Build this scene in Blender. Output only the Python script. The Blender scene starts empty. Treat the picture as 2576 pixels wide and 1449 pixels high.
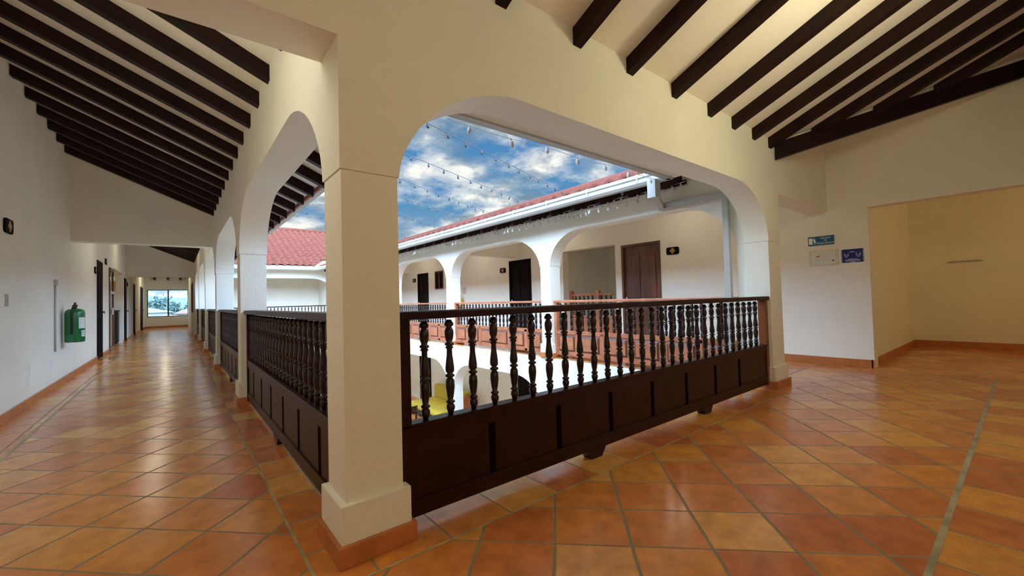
import bpy, bmesh, math, random
from mathutils import Vector, Matrix
random.seed(7)
SC = bpy.context.scene
COL = SC.collection
# ------------------------------------------------------------------ camera
cd = bpy.data.cameras.new('camera'); cam = bpy.data.objects.new('camera', cd); COL.objects.link(cam)
R = [[0.7786276, -0.0043918, 0.6274709], [-0.6269121, 0.0373238, 0.7781954], [-0.0268373, -0.9992936, 0.0263081]]
CP = (-0.498, -1.723, 1.05)
cam.matrix_world = Matrix(((R[0][0], -R[0][1], -R[0][2], CP[0]), (R[1][0], -R[1][1], -R[1][2], CP[1]),
                           (R[2][0], -R[2][1], -R[2][2], CP[2]), (0, 0, 0, 1)))
cd.sensor_width = 36; cd.lens = 1049.448 / 2576 * 36; cd.clip_start = 0.02; cd.clip_end = 3000
SC.camera = cam
SC.view_settings.view_transform = 'Standard'; SC.view_settings.look = 'None'
SC.view_settings.exposure = 1.12; SC.view_settings.gamma = 1; SC.view_settings.use_curve_mapping = False
SC.cycles.max_bounces = 12; SC.cycles.diffuse_bounces = 9; SC.cycles.glossy_bounces = 3
SC.cycles.use_denoising = True
SC.cycles.sample_clamp_indirect = 8

# ------------------------------------------------------------------ node helpers
def N(nt, t, **k):
    n = nt.nodes.new(t)
    for a, v in k.items():
        if a.startswith('_'): n.inputs[a[1:].replace('_', ' ')].default_value = v
        else: setattr(n, a, v)
    return n
def mth(nt, op, a, b=None, c=None):
    n = nt.nodes.new('ShaderNodeMath'); n.operation = op
    for i, x in enumerate((a, b, c)):
        if x is None: continue
        if isinstance(x, (int, float)): n.inputs[i].default_value = x
        else: nt.links.new(x, n.inputs[i])
    return n.outputs[0]
def ramp(nt, fac, stops):
    n = nt.nodes.new('ShaderNodeValToRGB'); e = n.color_ramp.elements
    e[0].position, e[0].color = stops[0][0], (*stops[0][1], 1)
    e[1].position, e[1].color = stops[-1][0], (*stops[-1][1], 1)
    for p, c in stops[1:-1]:
        q = e.new(p); q.color = (*c, 1)
    nt.links.new(fac, n.inputs[0]); return n.outputs[0]
def mix(nt, f, a, b, mode='MIX'):
    n = nt.nodes.new('ShaderNodeMix'); n.data_type = 'RGBA'; n.blend_type = mode
    for s, x in ((n.inputs[0], f), (n.inputs[6], a), (n.inputs[7], b)):
        if isinstance(x, (int, float)): s.default_value = x
        elif isinstance(x, tuple): s.default_value = (*x, 1)
        else: nt.links.new(x, s)
    return n.outputs[2]

# ------------------------------------------------------------------ world: blue sky with broken cloud, brighter overhead
w = bpy.data.worlds.new('sky'); SC.world = w; w.use_nodes = True; nt = w.node_tree; nt.nodes.clear()
out = N(nt, 'ShaderNodeOutputWorld'); bg = N(nt, 'ShaderNodeBackground'); nt.links.new(bg.outputs[0], out.inputs[0])
tc = N(nt, 'ShaderNodeTexCoord'); sp = N(nt, 'ShaderNodeSeparateXYZ'); nt.links.new(tc.outputs['Generated'], sp.inputs[0])
zz = mth(nt, 'MAXIMUM', sp.outputs[2], 0.0)
den = mth(nt, 'ADD', zz, 0.22)
cb = N(nt, 'ShaderNodeCombineXYZ')
nt.links.new(mth(nt, 'DIVIDE', sp.outputs[0], den), cb.inputs[0]); nt.links.new(mth(nt, 'DIVIDE', sp.outputs[1], den), cb.inputs[1])
cb.inputs[2].default_value = 1.37
n1 = N(nt, 'ShaderNodeTexNoise', _Scale=2.5, _Detail=10.0, _Roughness=0.56, _Distortion=0.25); nt.links.new(cb.outputs[0], n1.inputs['Vector'])
n2 = N(nt, 'ShaderNodeTexNoise', _Scale=4.2, _Detail=7.0, _Roughness=0.6); nt.links.new(cb.outputs[0], n2.inputs['Vector'])
cover = ramp(nt, n1.outputs[0], [(0.385, (0, 0, 0)), (0.54, (1, 1, 1))])
blue = ramp(nt, zz, [(0.0, (0.60, 0.60, 0.58)), (0.22, (0.11, 0.33, 0.60)), (0.6, (0.04, 0.18, 0.50))])
cloud = ramp(nt, n2.outputs[0], [(0.38, (0.22, 0.33, 0.42)), (0.49, (0.50, 0.58, 0.63)), (0.58, (1.10, 1.10, 1.02))])
skyc = mix(nt, cover, blue, cloud)
# sky brightened away from the visible north-east, added to light the galleries
gl = N(nt, 'ShaderNodeVectorMath', operation='DOT_PRODUCT'); nt.links.new(tc.outputs['Generated'], gl.inputs[0])
gl.inputs[1].default_value = Vector((0.46, 0.80, 0.40)).normalized()
g = mth(nt, 'MULTIPLY', mth(nt, 'SUBTRACT', 1.0, gl.outputs['Value']), 0.5)
g = mth(nt, 'ADD', 0.42, mth(nt, 'MULTIPLY', mth(nt, 'MAXIMUM', mth(nt, 'SUBTRACT', g, 0.04), 0.0), 15.0))
cg = N(nt, 'ShaderNodeCombineColor'); [nt.links.new(mth(nt, 'ADD', mth(nt, 'MULTIPLY', mth(nt, 'SUBTRACT', g, 0.42), k_), 0.42), cg.inputs[i]) for i, k_ in enumerate((0.82, 0.97, 1.18))]
glow = mix(nt, 1.0, skyc, cg.outputs[0], 'MULTIPLY')
glow.node.clamp_result = False
lowg = mix(nt, ramp(nt, sp.outputs[2], [(0.0, (0, 0, 0)), (0.01, (1, 1, 1))]), (0.12, 0.11, 0.09), glow)
nt.links.new(lowg, bg.inputs[0]); bg.inputs[1].default_value = 1.0
def area(name, loc, rot, sx, sy, power, col):
    l = bpy.data.lights.new(name, 'AREA'); l.shape = 'RECTANGLE'; l.size = sx; l.size_y = sy; l.energy = power; l.color = col
    o = bpy.data.objects.new(name, l); COL.objects.link(o); o.location = loc; o.rotation_euler = rot; return o

# ------------------------------------------------------------------ materials
MATS = {}
def mat(name, col, rough=0.6, spec=0.5, metal=0.0, bump=0.0, bscale=60, var=0.0, vscale=3.0, coat=0.0, emit=None, trans=0.0, stretch=None):
    m = bpy.data.materials.new(name); m.use_nodes = True; nt = m.node_tree; b = nt.nodes['Principled BSDF']
    b.inputs['Base Color'].default_value = (*col, 1); b.inputs['Roughness'].default_value = rough
    b.inputs['Specular IOR Level'].default_value = spec; b.inputs['Metallic'].default_value = metal
    b.inputs['Coat Weight'].default_value = coat; b.inputs['Coat Roughness'].default_value = 0.15
    b.inputs['Transmission Weight'].default_value = trans
    if emit: b.inputs['Emission Color'].default_value = (*emit[0], 1); b.inputs['Emission Strength'].default_value = emit[1]
    if var or bump:
        tc = N(nt, 'ShaderNodeTexCoord'); src = tc.outputs['Object']
        if stretch:
            mp = N(nt, 'ShaderNodeMapping'); mp.inputs['Scale'].default_value = stretch
            nt.links.new(src, mp.inputs[0]); src = mp.outputs[0]
    if var:
        n = N(nt, 'ShaderNodeTexNoise', _Scale=vscale, _Detail=6.0, _Roughness=0.6); nt.links.new(src, n.inputs['Vector'])
        lo = tuple(c * (1 - var) for c in col); hi = tuple(min(1, c * (1 + var)) for c in col)
        nt.links.new(ramp(nt, n.outputs[0], [(0.3, lo), (0.7, hi)]), b.inputs['Base Color'])
    if bump:
        n = N(nt, 'ShaderNodeTexNoise', _Scale=float(bscale), _Detail=4.0); nt.links.new(src, n.inputs['Vector'])
        bp = N(nt, 'ShaderNodeBump', _Strength=bump, _Distance=0.01); nt.links.new(n.outputs[0], bp.inputs['Height'])
        nt.links.new(bp.outputs[0], b.inputs['Normal'])
    MATS[name] = m; return m
plaster = mat('plaster', (0.86, 0.85, 0.75), 0.75, 0.25, bump=0.25, bscale=45, var=0.035, vscale=1.3)
boards = mat('ceiling_plaster', (0.90, 0.86, 0.76), 0.8, 0.2, bump=0.1, var=0.03, vscale=2)
darkwood = mat('dark_wood', (0.015, 0.004, 0.003), 0.5, 0.2, var=0.4, vscale=6, bump=0.08, bscale=30, stretch=(1, 1, 0.4))
railwood = mat('railing_wood', (0.022, 0.004, 0.003), 0.36, 0.22, var=0.45, vscale=7, bump=0.05, bscale=30, coat=0.06)
darkgroove = mat('dark_panel_moulding', (0.10, 0.03, 0.015), 0.4)
blackwood = mat('shadow_gap_wood', (0.004, 0.002, 0.002), 0.9, 0.05)
balw = mat('baluster_wood', (0.018, 0.006, 0.004), 0.3, 0.4, var=0.4, vscale=9, coat=0.1)
eastwood = mat('lit_railing_wood', (0.42, 0.14, 0.06), 0.32, 0.5, var=0.3, vscale=7, coat=0.2)  # railing wood made brighter, the skylight falling on it put into the colour
orangewood = mat('orange_wood', (0.50, 0.16, 0.04), 0.35, var=0.25, vscale=5, coat=0.2)
doorblack = mat('black_door', (0.008, 0.005, 0.004), 0.8, 0.1)
doorbrown = mat('brown_door', (0.13, 0.045, 0.02), 0.35, var=0.5, vscale=5, stretch=(1, 1, 0.25), coat=0.2)
white = mat('white_enamel', (0.84, 0.86, 0.86), 0.35)
gutterm = mat('weathered_white_gutter', (0.46, 0.46, 0.42), 0.5, var=0.08, vscale=2)
tileclay = mat('skirting_tile', (0.50, 0.17, 0.05), 0.35, var=0.2, vscale=5, coat=0.1)
rooftile = mat('roof_tile', (0.115, 0.035, 0.024), 0.85, 0.1, var=0.3, vscale=9, bump=0.3, bscale=20)
rafterred = mat('eave_board_red', (0.30, 0.07, 0.03), 0.6, var=0.3)
glass = mat('window_glass', (0.56, 0.60, 0.585), 0.0, trans=1.0); glass.node_tree.nodes['Principled BSDF'].inputs['IOR'].default_value = 1.01
alu = mat('dark_frame', (0.03, 0.03, 0.035), 0.4)
metal = mat('steel', (0.6, 0.6, 0.6), 0.3, metal=1.0)
green = mat('green_enamel', (0.005, 0.16, 0.05), 0.3, coat=0.3)
yellowen = mat('yellow_enamel', (0.80, 0.50, 0.02), 0.35, coat=0.3)
black = mat('black_plastic', (0.01, 0.01, 0.012), 0.4)
labelm = mat('label_paper', (0.72, 0.78, 0.72), 0.6)
ink = mat('label_ink', (0.10, 0.12, 0.12), 0.7)
redm = mat('red_ink', (0.65, 0.10, 0.04), 0.6)
teal = mat('teal_sign', (0.004, 0.12, 0.24), 0.4)
navy = mat('navy_sign', (0.008, 0.012, 0.16), 0.5)
lilac = mat('pale_lilac_ink', (0.45, 0.47, 0.80), 0.6)
gold = mat('gold_paint', (0.42, 0.28, 0.06), 0.45)
acryl = mat('clear_acrylic_plate', (0.74, 0.70, 0.58), 0.15, coat=0.5)
yellowcloth = mat('yellow_upholstery', (0.62, 0.47, 0.05), 0.7, bump=0.1, var=0.08, vscale=4)
cabblack = mat('cabinet_black', (0.02, 0.016, 0.014), 0.45)
wire = mat('light_cable', (0.10, 0.11, 0.12), 0.6)
wirew = mat('white_cable', (0.72, 0.70, 0.66), 0.5)
bulbm = mat('clear_bulb', (0.035, 0.035, 0.04), 0.6)
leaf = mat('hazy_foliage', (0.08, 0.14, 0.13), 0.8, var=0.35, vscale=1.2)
bark = mat('bark', (0.20, 0.24, 0.23), 0.8)
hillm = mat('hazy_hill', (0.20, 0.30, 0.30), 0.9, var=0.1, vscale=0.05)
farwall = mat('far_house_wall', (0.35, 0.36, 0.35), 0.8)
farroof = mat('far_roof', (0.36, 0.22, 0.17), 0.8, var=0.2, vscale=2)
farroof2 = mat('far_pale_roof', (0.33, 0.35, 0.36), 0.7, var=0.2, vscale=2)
groundm = mat('far_ground', (0.20, 0.24, 0.20), 0.9, var=0.2, vscale=0.3)
concrete = mat('courtyard_paving', (0.55, 0.53, 0.48), 0.8, var=0.1)
grey = mat('grey_paint', (0.42, 0.44, 0.42), 0.6)

def tiles(name, diag, su, sv, pu, pv, grout=0.009, dark=1.0):
    m = bpy.data.materials.new(name); m.use_nodes = True; nt = m.node_tree; b = nt.nodes['Principled BSDF']
    tc = N(nt, 'ShaderNodeTexCoord'); sp = N(nt, 'ShaderNodeSeparateXYZ'); nt.links.new(tc.outputs['Object'], sp.inputs[0])
    x, y = sp.outputs[0], sp.outputs[1]
    wob = N(nt, 'ShaderNodeTexNoise', _Scale=6.0, _Detail=3.0); nt.links.new(tc.outputs['Object'], wob.inputs['Vector'])
    wv = mth(nt, 'MULTIPLY', mth(nt, 'SUBTRACT', wob.outputs[0], 0.5), 0.012)
    if diag:
        u = mth(nt, 'MULTIPLY', mth(nt, 'ADD', x, y), 0.70711); v = mth(nt, 'MULTIPLY', mth(nt, 'SUBTRACT', x, y), 0.70711)
    else: u, v = x, y
    u = mth(nt, 'DIVIDE', mth(nt, 'SUBTRACT', mth(nt, 'ADD', u, wv), pu), su); v = mth(nt, 'DIVIDE', mth(nt, 'SUBTRACT', mth(nt, 'ADD', v, wv), pv), sv)
    fu, fv = mth(nt, 'FRACT', u), mth(nt, 'FRACT', v)
    du = mth(nt, 'MULTIPLY', mth(nt, 'MINIMUM', fu, mth(nt, 'SUBTRACT', 1.0, fu)), su)
    dv = mth(nt, 'MULTIPLY', mth(nt, 'MINIMUM', fv, mth(nt, 'SUBTRACT', 1.0, fv)), sv)
    d = mth(nt, 'MINIMUM', mth(nt, 'MULTIPLY', du, 1.5), dv)
    gm = ramp(nt, mth(nt, 'DIVIDE', d, grout), [(0.55, (1, 1, 1)), (1.0, (0, 0, 0))])
    cb = N(nt, 'ShaderNodeCombineXYZ'); nt.links.new(mth(nt, 'FLOOR', u), cb.inputs[0]); nt.links.new(mth(nt, 'FLOOR', v), cb.inputs[1])
    wn = N(nt, 'ShaderNodeTexWhiteNoise'); wn.noise_dimensions = '2D'; nt.links.new(cb.outputs[0], wn.inputs[0])
    base = ramp(nt, wn.outputs[0], [(0.0, (0.56, 0.17, 0.055)), (0.3, (0.66, 0.235, 0.06)), (0.6, (0.72, 0.29, 0.065)), (0.85, (0.76, 0.35, 0.075)), (1.0, (0.80, 0.44, 0.13))])
    ns = N(nt, 'ShaderNodeTexNoise', _Scale=9.0, _Detail=5.0, _Roughness=0.6); nt.links.new(tc.outputs['Object'], ns.inputs['Vector'])
    base = mix(nt, 0.55, base, ramp(nt, ns.outputs[0], [(0.3, (0.55, 0.45, 0.4)), (0.7, (1.25, 1.2, 1.1))]), 'MULTIPLY')
    base = mix(nt, gm, base, (0.27, 0.21, 0.12))
    nt.links.new(base, b.inputs['Base Color'])
    rn = N(nt, 'ShaderNodeTexNoise', _Scale=2.2, _Detail=3.0); nt.links.new(tc.outputs['Object'], rn.inputs['Vector'])
    rr = mth(nt, 'ADD', mth(nt, 'MULTIPLY', rn.outputs[0], 0.16), 0.14)
    nt.links.new(mth(nt, 'ADD', rr, mth(nt, 'MULTIPLY', gm, 0.4)), b.inputs['Roughness'])
    b.inputs['Specular IOR Level'].default_value = 0.6
    hgt = mth(nt, 'ADD', mth(nt, 'MULTIPLY', gm, -1.0), mth(nt, 'MULTIPLY', ns.outputs[0], 0.25))
    n3 = N(nt, 'ShaderNodeTexNoise', _Scale=3.5, _Detail=1.0); nt.links.new(tc.outputs['Object'], n3.inputs['Vector'])
    hgt = mth(nt, 'ADD', hgt, mth(nt, 'MULTIPLY', n3.outputs[0], 1.2))
    bp = N(nt, 'ShaderNodeBump', _Strength=0.35, _Distance=0.004); nt.links.new(hgt, bp.inputs['Height']); nt.links.new(bp.outputs[0], b.inputs['Normal'])
    MATS[name] = m; return m
tdiag = tiles('terracotta_diagonal', True, 0.31, 0.325, 0.2475, 0.175)
tstr = tiles('terracotta_border', False, 0.33, 0.33, 0.12, 0.22)

# ------------------------------------------------------------------ object helpers
def put(name, me, mats=(), parent=None, loc=None):
    o = bpy.data.objects.new(name, me); COL.objects.link(o)
    for m in mats: me.materials.append(m)
    if parent: o.parent = parent
    if loc: o.location = loc
    return o
def tag(o, label, cat, group=None, kind=None):
    o['label'] = label; o['category'] = cat
    if group: o['group'] = group
    if kind: o['kind'] = kind
    return o
def thing(name, label, cat, loc=(0, 0, 0), rz=0.0, group=None):
    o = bpy.data.objects.new(name, None); COL.objects.link(o); o.location = loc; o.rotation_euler = (0, 0, rz); o.empty_display_size = 0.1
    return tag(o, label, cat, group)
def new(): return bmesh.new()
def bx(bm, x0, x1, y0, y1, z0, z1, mi=0, bev=0.0):
    vs = [bm.verts.new((x, y, z)) for x in (x0, x1) for y in (y0, y1) for z in (z0, z1)]
    fs = [bm.faces.new([vs[i] for i in q]) for q in ((0, 1, 3, 2), (4, 6, 7, 5), (0, 4, 5, 1), (2, 3, 7, 6), (0, 2, 6, 4), (1, 5, 7, 3))]
    for f_ in fs: f_.material_index = mi
    if bev:
        es = list({e for f_ in fs for e in f_.edges}); r = bmesh.ops.bevel(bm, geom=es, offset=bev, segments=2, affect='EDGES', profile=0.6)
        for f_ in r['faces']: f_.material_index = mi
    return vs
def done(bm, name, mats, parent=None, smooth=False, loc=None):
    bmesh.ops.recalc_face_normals(bm, faces=bm.faces)
    me = bpy.data.meshes.new(name); bm.to_mesh(me); bm.free()
    if smooth:
        for p in me.polygons: p.use_smooth = True
    return put(name, me, mats, parent, loc)
def box(name, m, a, parent=None, bev=0.0):
    bm = new(); bx(bm, *a, bev=bev); return done(bm, name, [m], parent)
def prism(bm, pts, h, axis='y', off=0.0, mi=0):
    """pts (s, z) outline extruded along axis y (s=x), x (s=y) or z (pts are x,y)"""
    def P(s, t, d): return (s, d, t) if axis == 'y' else ((d, s, t) if axis == 'x' else (s, t, d))
    a = [bm.verts.new(P(s, t, off)) for s, t in pts]; b = [bm.verts.new(P(s, t, off + h)) for s, t in pts]
    n = len(pts); fs = [bm.faces.new(a), bm.faces.new(list(reversed(b)))]
    for i in range(n): fs.append(bm.faces.new((a[i], b[i], b[(i + 1) % n], a[(i + 1) % n])))
    for f_ in fs: f_.material_index = mi
def lathe(bm, prof, n=12, cx=0, cy=0, mi=0):
    rings = []
    for r, z in prof:
        rings.append([bm.verts.new((cx + r * math.cos(2 * math.pi * i / n), cy + r * math.sin(2 * math.pi * i / n), z)) for i in range(n)])
    for a, b in zip(rings, rings[1:]):
        for i in range(n):
            f_ = bm.faces.new((a[i], a[(i + 1) % n], b[(i + 1) % n], b[i])); f_.material_index = mi
    for rg in (rings[0], rings[-1]):
        f_ = bm.faces.new(rg); f_.material_index = mi
def tube(bm, pts, r, n=6, mi=0, square=False):
    pts = [Vector(p) for p in pts]; rings = []
    for i, p in enumerate(pts):
        d = (pts[min(i + 1, len(pts) - 1)] - pts[max(i - 1, 0)]).normalized()
        up = Vector((0, 0, 1)) if abs(d.z) < 0.9 else Vector((1, 0, 0))
        s = d.cross(up).normalized(); t = s.cross(d)
        k = 4 if square else n; ph = math.pi / 4 if square else 0
        rings.append([bm.verts.new(p + s * r * math.cos(2 * math.pi * j / k + ph) + t * r * math.sin(2 * math.pi * j / k + ph)) for j in range(k)])
    k = len(rings[0])
    for a, b in zip(rings, rings[1:]):
        for j in range(k):
            f_ = bm.faces.new((a[j], a[(j + 1) % k], b[(j + 1) % k], b[j])); f_.material_index = mi
    for rg in (rings[0], rings[-1]): bm.faces.new(rg).material_index = mi
def struct(name, bm, mats, label, cat, smooth=False):
    return tag(done(bm, name, mats, None, smooth), label, cat, None, 'structure')
def text(name, body, size, m, parent, loc, rot, ext=0.0008, align='CENTER'):
    cu = bpy.data.curves.new(name, 'FONT'); cu.body = body; cu.size = size; cu.extrude = ext; cu.align_x = align; cu.align_y = 'CENTER'
    t = bpy.data.objects.new(name, cu); me = bpy.data.meshes.new_from_object(t); bpy.data.objects.remove(t); bpy.data.curves.remove(cu)
    o = put(name, me, [m], parent); o.location = loc; o.rotation_euler = rot; return o
ORD = ['first', 'second', 'third', 'fourth', 'fifth', 'sixth', 'seventh', 'eighth', 'ninth', 'tenth', 'eleventh', 'twelfth', 'thirteenth',
       'fourteenth', 'fifteenth', 'sixteenth', 'seventeenth', 'eighteenth', 'nineteenth', 'twentieth', 'twenty-first', 'twenty-second',
       'twenty-third', 'twenty-fourth', 'twenty-fifth', 'twenty-sixth', 'twenty-seventh', 'twenty-eighth', 'twenty-ninth', 'thirtieth',
       'thirty-first', 'thirty-second', 'thirty-third', 'thirty-fourth', 'thirty-fifth', 'thirty-sixth', 'thirty-seventh', 'thirty-eighth', 'thirty-ninth', 'fortieth']

# ------------------------------------------------------------------ main dimensions
XA0, XA1 = 0.032, 0.292          # west arcade (x), its corridor lies at smaller x
YA0, YA1 = 0.05, 0.31            # south arcade (y)
XE0, XE1 = 4.64, 4.90            # east arcade
YN0, YN1 = 16.9, 17.16           # north arcade
XW, YS, XF = -1.79, -1.79, 6.75  # outer walls: west, south, east
ZSP, ZAR, K = 1.613, 2.175, 0.425
PY = [3.57, 6.955, 10.34, 13.735]  # pillars along the west and east arcades (south faces)
PW = 0.262
YEND = 27.9
ZL = -2.67                        # lower floor

def arch_pts(s0, s1, zs, zt, a=0.72, p0=1.75, p1=1.95, n=12):
    """from (s0, zs) up and over to (s1, zs)"""
    out = []
    for i in range(n + 1):
        th = math.pi / 2 * i / n; u, v = math.cos(th), math.sin(th)
        out.append((s0 + a - a * u ** (2 / p0), zs + (zt - zs) * v ** (2 / p0)))
    for i in range(n, -1, -1):
        th = math.pi / 2 * i / n; u, v = math.cos(th), math.sin(th)
        out.append((s1 - a + a * u ** (2 / p1), zs + (zt - zs) * v ** (2 / p1)))
    return out
def arcade(bm, openings, s_start, s_end, zs, zt, ztop, off, h, axis):
    pts = [(s_start, zs)]
    for s0, s1 in openings: pts += arch_pts(s0, s1, zs, zt)
    pts += [(s_end, zs), (s_end, ztop), (s_start, ztop)]
    q = [pts[0]]
    for p in pts[1:]:
        if (p[0] - q[-1][0]) ** 2 + (p[1] - q[-1][1]) ** 2 > 1e-8: q.append(p)
    prism(bm, q, h, axis, off)

# ------------------------------------------------------------------ floors
bm = new()
def quad(bm, x0, x1, y0, y1, z, mi=0):
    f_ = bm.faces.new([bm.verts.new(p) for p in ((x0, y0, z), (x1, y0, z), (x1, y1, z), (x0, y1, z))]); f_.material_index = mi
quad(bm, -1.47, -0.087, -1.45, YEND, 0); quad(bm, -0.087, XF, -1.45, -0.087, 0)          # diagonal fields
quad(bm, XF, 10.1, -4.6, -0.3, 0)
for r in ((XW, -1.47, -1.45, YEND), (XW, XF, YS, -1.45), (-0.087, 4.64, -0.087, YA1), (-0.087, XA1, YA1, YEND),
          (4.64, XF, -0.087, 19.0), (XA1, 4.64, YN0, 19.0)):
    quad(bm, *r, 0, 1)
quad(bm, XW, 1.3, -5.0, YS, 0, 1); quad(bm, -3.5, XW, -1.0, YEND, 0, 1); quad(bm, XF, XF + .2, 2.0, 14.0, 0, 1)
zg = 0.0012
for r in ((-1.482, -1.458, -1.45, YEND), (-1.482, XF, -1.462, -1.438), (-0.087, 4.6, -0.093, -0.081), (-0.093, -0.081, -0.087, YEND)): quad(bm, *r, zg, 3)
# slab underneath
for r in ((XW - .2, XF, YS, YA1 - .03), (XW - .2, XA1 - .03, YA1 - .03, YEND), (XE0 + .03, XF, YA1 - .03, 19.0), (XA1 - .03, XE0 + .03, YN0 + .03, 19.0), (XF, 10.2, -4.6, -0.3), (XW, 1.3, -5.0, YS)):
    bx(bm, r[0], r[1], r[2], r[3], -0.28, -0.004, 2)
grout = mat('grout', (0.40, 0.34, 0.20), 0.8, bump=0.3, var=0.35, vscale=7)
struct('floor', bm, [tdiag, tstr, plaster, grout], 'glossy terracotta tile floor of the upper gallery, laid diagonally with straight borders', 'floor')
bm = new(); quad(bm, XW, XF, YS, 19.0, ZL, 0)
struct('floor', bm, [tdiag], 'orange tiled floor of the lower storey seen between the balusters', 'floor')

# ------------------------------------------------------------------ pillars
def pillar(x0, x1, y0, y1, label, grp=None, jamb=None):
    t = thing('pillar', label, 'pillar', ((x0 + x1) / 2, (y0 + y1) / 2, 0), 0, grp)
    a, b = (x1 - x0) / 2, (y1 - y0) / 2
    e = 0.006
    box('shaft', plaster, (-a + e, a - e, -b + e, b - e, 0.0, ZSP), t, 0.004)
    box('plinth', plaster, (-a - .02, a + .02, -b - .02, b + .02, 0.0, 0.235), t, 0.006)
    bm = new(); bx(bm, -a - .036, a + .036, -b - .04, b + .036, 0, 0.083, 0, 0.004)
    done(bm, 'tile_base', [tileclay], t)
    return t
pillar(XA0, XA1, YA0, YA1, 'large white corner pillar in the foreground with a terracotta tile base')
for i, y in enumerate(PY):
    pillar(XA0, XA1, y, y + PW, 'white pillar of the left corridor arcade, %s one behind the foreground corner pillar' % ORD[i], 'left corridor pillars')
    pillar(XE0, XE1, y, y + PW, 'white pillar of the gallery across the courtyard, %s one from the near right end' % ORD[i], 'far gallery pillars')
pillar(4.552, 4.90, YA0, YA1, 'white pillar at the right end of the near balustrade, carrying the big arch')
pillar(XA0, XA1, YN0, YN1, 'white corner pillar at the far left end of the courtyard')
pillar(XE0, XE1, YN0, YN1, 'white corner pillar at the far right end of the courtyard')

# ------------------------------------------------------------------ arcade walls (upper)
GAP = 0.0
bm = new(); arcade(bm, [(XA1, 4.552)], XA0, XE1, ZSP, ZAR, 2.775, YA0, YA1 - YA0, 'y')
# the wall runs on above the left corridor
prism(bm, [(XW, ZAR), (XA0, ZAR), (XA0, 2.775), (XW, 2.775 + K * (XA0 - XW))], YA1 - YA0, 'y', YA0)
# beam to the east wall
prism(bm, [(XE1, ZAR), (XF, ZAR), (XF, 3.38), (XE1, 2.72)], YA1 - YA0, 'y', YA0)
bx(bm, XE0, XE1, YA1, YA1 + .11, -0.28, ZSP)   # pilaster against the right pillar
struct('wall_south', bm, [plaster], 'cream plaster wall with the big flat arch framing the courtyard', 'wall')
bm = new()
ops = []; edges = [YA1] + [v for y in PY for v in (y, y + PW)] + [YN0]
ops = [(edges[i], edges[i + 1]) for i in range(0, len(edges), 2)]
arcade(bm, ops, YA1, YN1, ZSP, ZAR, 2.775, XA0, XA1 - XA0, 'x')
bx(bm, XA0, XA1, YN1, YEND, 0, 2.775)
struct('wall_west', bm, [plaster], 'white arcade wall of rounded arches along the left corridor', 'wall')
bm = new()
opsE = [(YA1 + .11, PY[0])] + ops[1:]
arcade(bm, opsE, YA1, YN1, ZSP, ZAR, 2.775, XE0, XE1 - XE0, 'x')
bx(bm, XE0, XE1, YN1, 19.0, 0, 2.775)
struct('wall_east', bm, [plaster], 'white arcade wall of rounded arches across the courtyard', 'wall')
bm = new(); arcade(bm, [(XA1, 4.64)], XA1, XE0, ZSP, ZAR - .05, 2.775, YN0, YN1 - YN0, 'y')
struct('wall_north', bm, [plaster], 'white arch wall closing the far end of the courtyard under the red roof', 'wall')
# lower storey arcades
def lower(ops, s0, s1, off, axis, nm, lb):
    bm = new(); arcade(bm, ops, s0, s1, -1.0, -0.42, -0.005, off, 0.26, axis)
    for a, b in zip([s0] + [o[1] for o in ops], [o[0] for o in ops] + [s1]):
        if axis == 'x': bx(bm, off + .005, off + .255, a, b, ZL, -1.0)
        else: bx(bm, a, b, off + .005, off + .255, ZL, -1.0)
    struct(nm, bm, [plaster], lb, 'wall')
lower([(YA1 + .11, PY[0])] + ops[1:], YA1, YN0, XE0, 'x', 'wall_east_lower', 'lower storey white arches across the courtyard, with the pale slab edge above')
lower(ops, YA1, YN0, XA0, 'x', 'wall_west_lower', 'lower storey arches below the left corridor')
lower([(XA1, XE0)], XA0, XE1, YA0, 'y', 'wall_south_lower', 'lower storey arch below the near balustrade')
lower([(XA1, XE0)], XA0, XE1, YN0, 'y', 'wall_north_lower', 'lower storey arch at the far end of the courtyard')

# ------------------------------------------------------------------ outer walls of the galleries
def wall_x(bm, x, t, spans, y0, y1, z0, z1):
    """wall in plane x (thickness t outward) with openings spans=[(ya,yb,za,zb)] sorted by y"""
    y = y0
    for a, b, za, zb in spans:
        if a > y: bx(bm, x, x + t, y, a, z0, z1)
        if za > z0: bx(bm, x, x + t, a, b, z0, za)
        if zb < z1: bx(bm, x, x + t, a, b, zb, z1)
        y = b
    if y < y1: bx(bm, x, x + t, y, y1, z0, z1)
bm = new()
WD = [(10.55, 11.36), (12.56, 13.36), (16.44, 17.2), (20.1, 21.0), (24.25, 26.05)]
wall_x(bm, XW, -0.2, [(10.55, 11.36, 0, 2.11), (12.56, 13.36, 0, 2.10), (13.56, 16.2, 0, 2.16), (16.44, 17.2, 0, 2.06), (20.1, 21.0, 0, 2.05), (24.25, 26.05, 0, 2.09)], -5.0, YEND, 0, 3.7)
bx(bm, -3.6, -1.99, 16.2, 16.3, 0, 2.6); bx(bm, -3.6, -3.5, 13.4, 16.3, 0, 2.6); bx(bm, -3.6, -1.99, 13.4, 13.56, 0, 2.6); bx(bm, -3.6, -1.99, 13.4, 16.3, 2.5, 2.6)
struct('wall_left', bm, [plaster], 'long bluish white plaster wall down the left side of the corridor', 'wall')
bm = new()
wall_x(bm, XF, 0.2, [(-1.78, -0.39, 0, 2.16), (2.70, 3.60, 0, 2.10), (3.76, 5.30, 0, 2.15), (6.45, 7.37, 0, 2.10), (11.05, 11.66, 1.46, 2.11), (12.16, 13.03, 0, 2.10)], -4.7, 19.1, 0, 3.44)
bx(bm, XF, XF + .2, -2.0, -.25, 3.44, 3.62)
struct('wall_right', bm, [plaster], 'plaster wall behind the far gallery, carrying doors, room plates and blue signs', 'wall')
bm = new()
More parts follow.
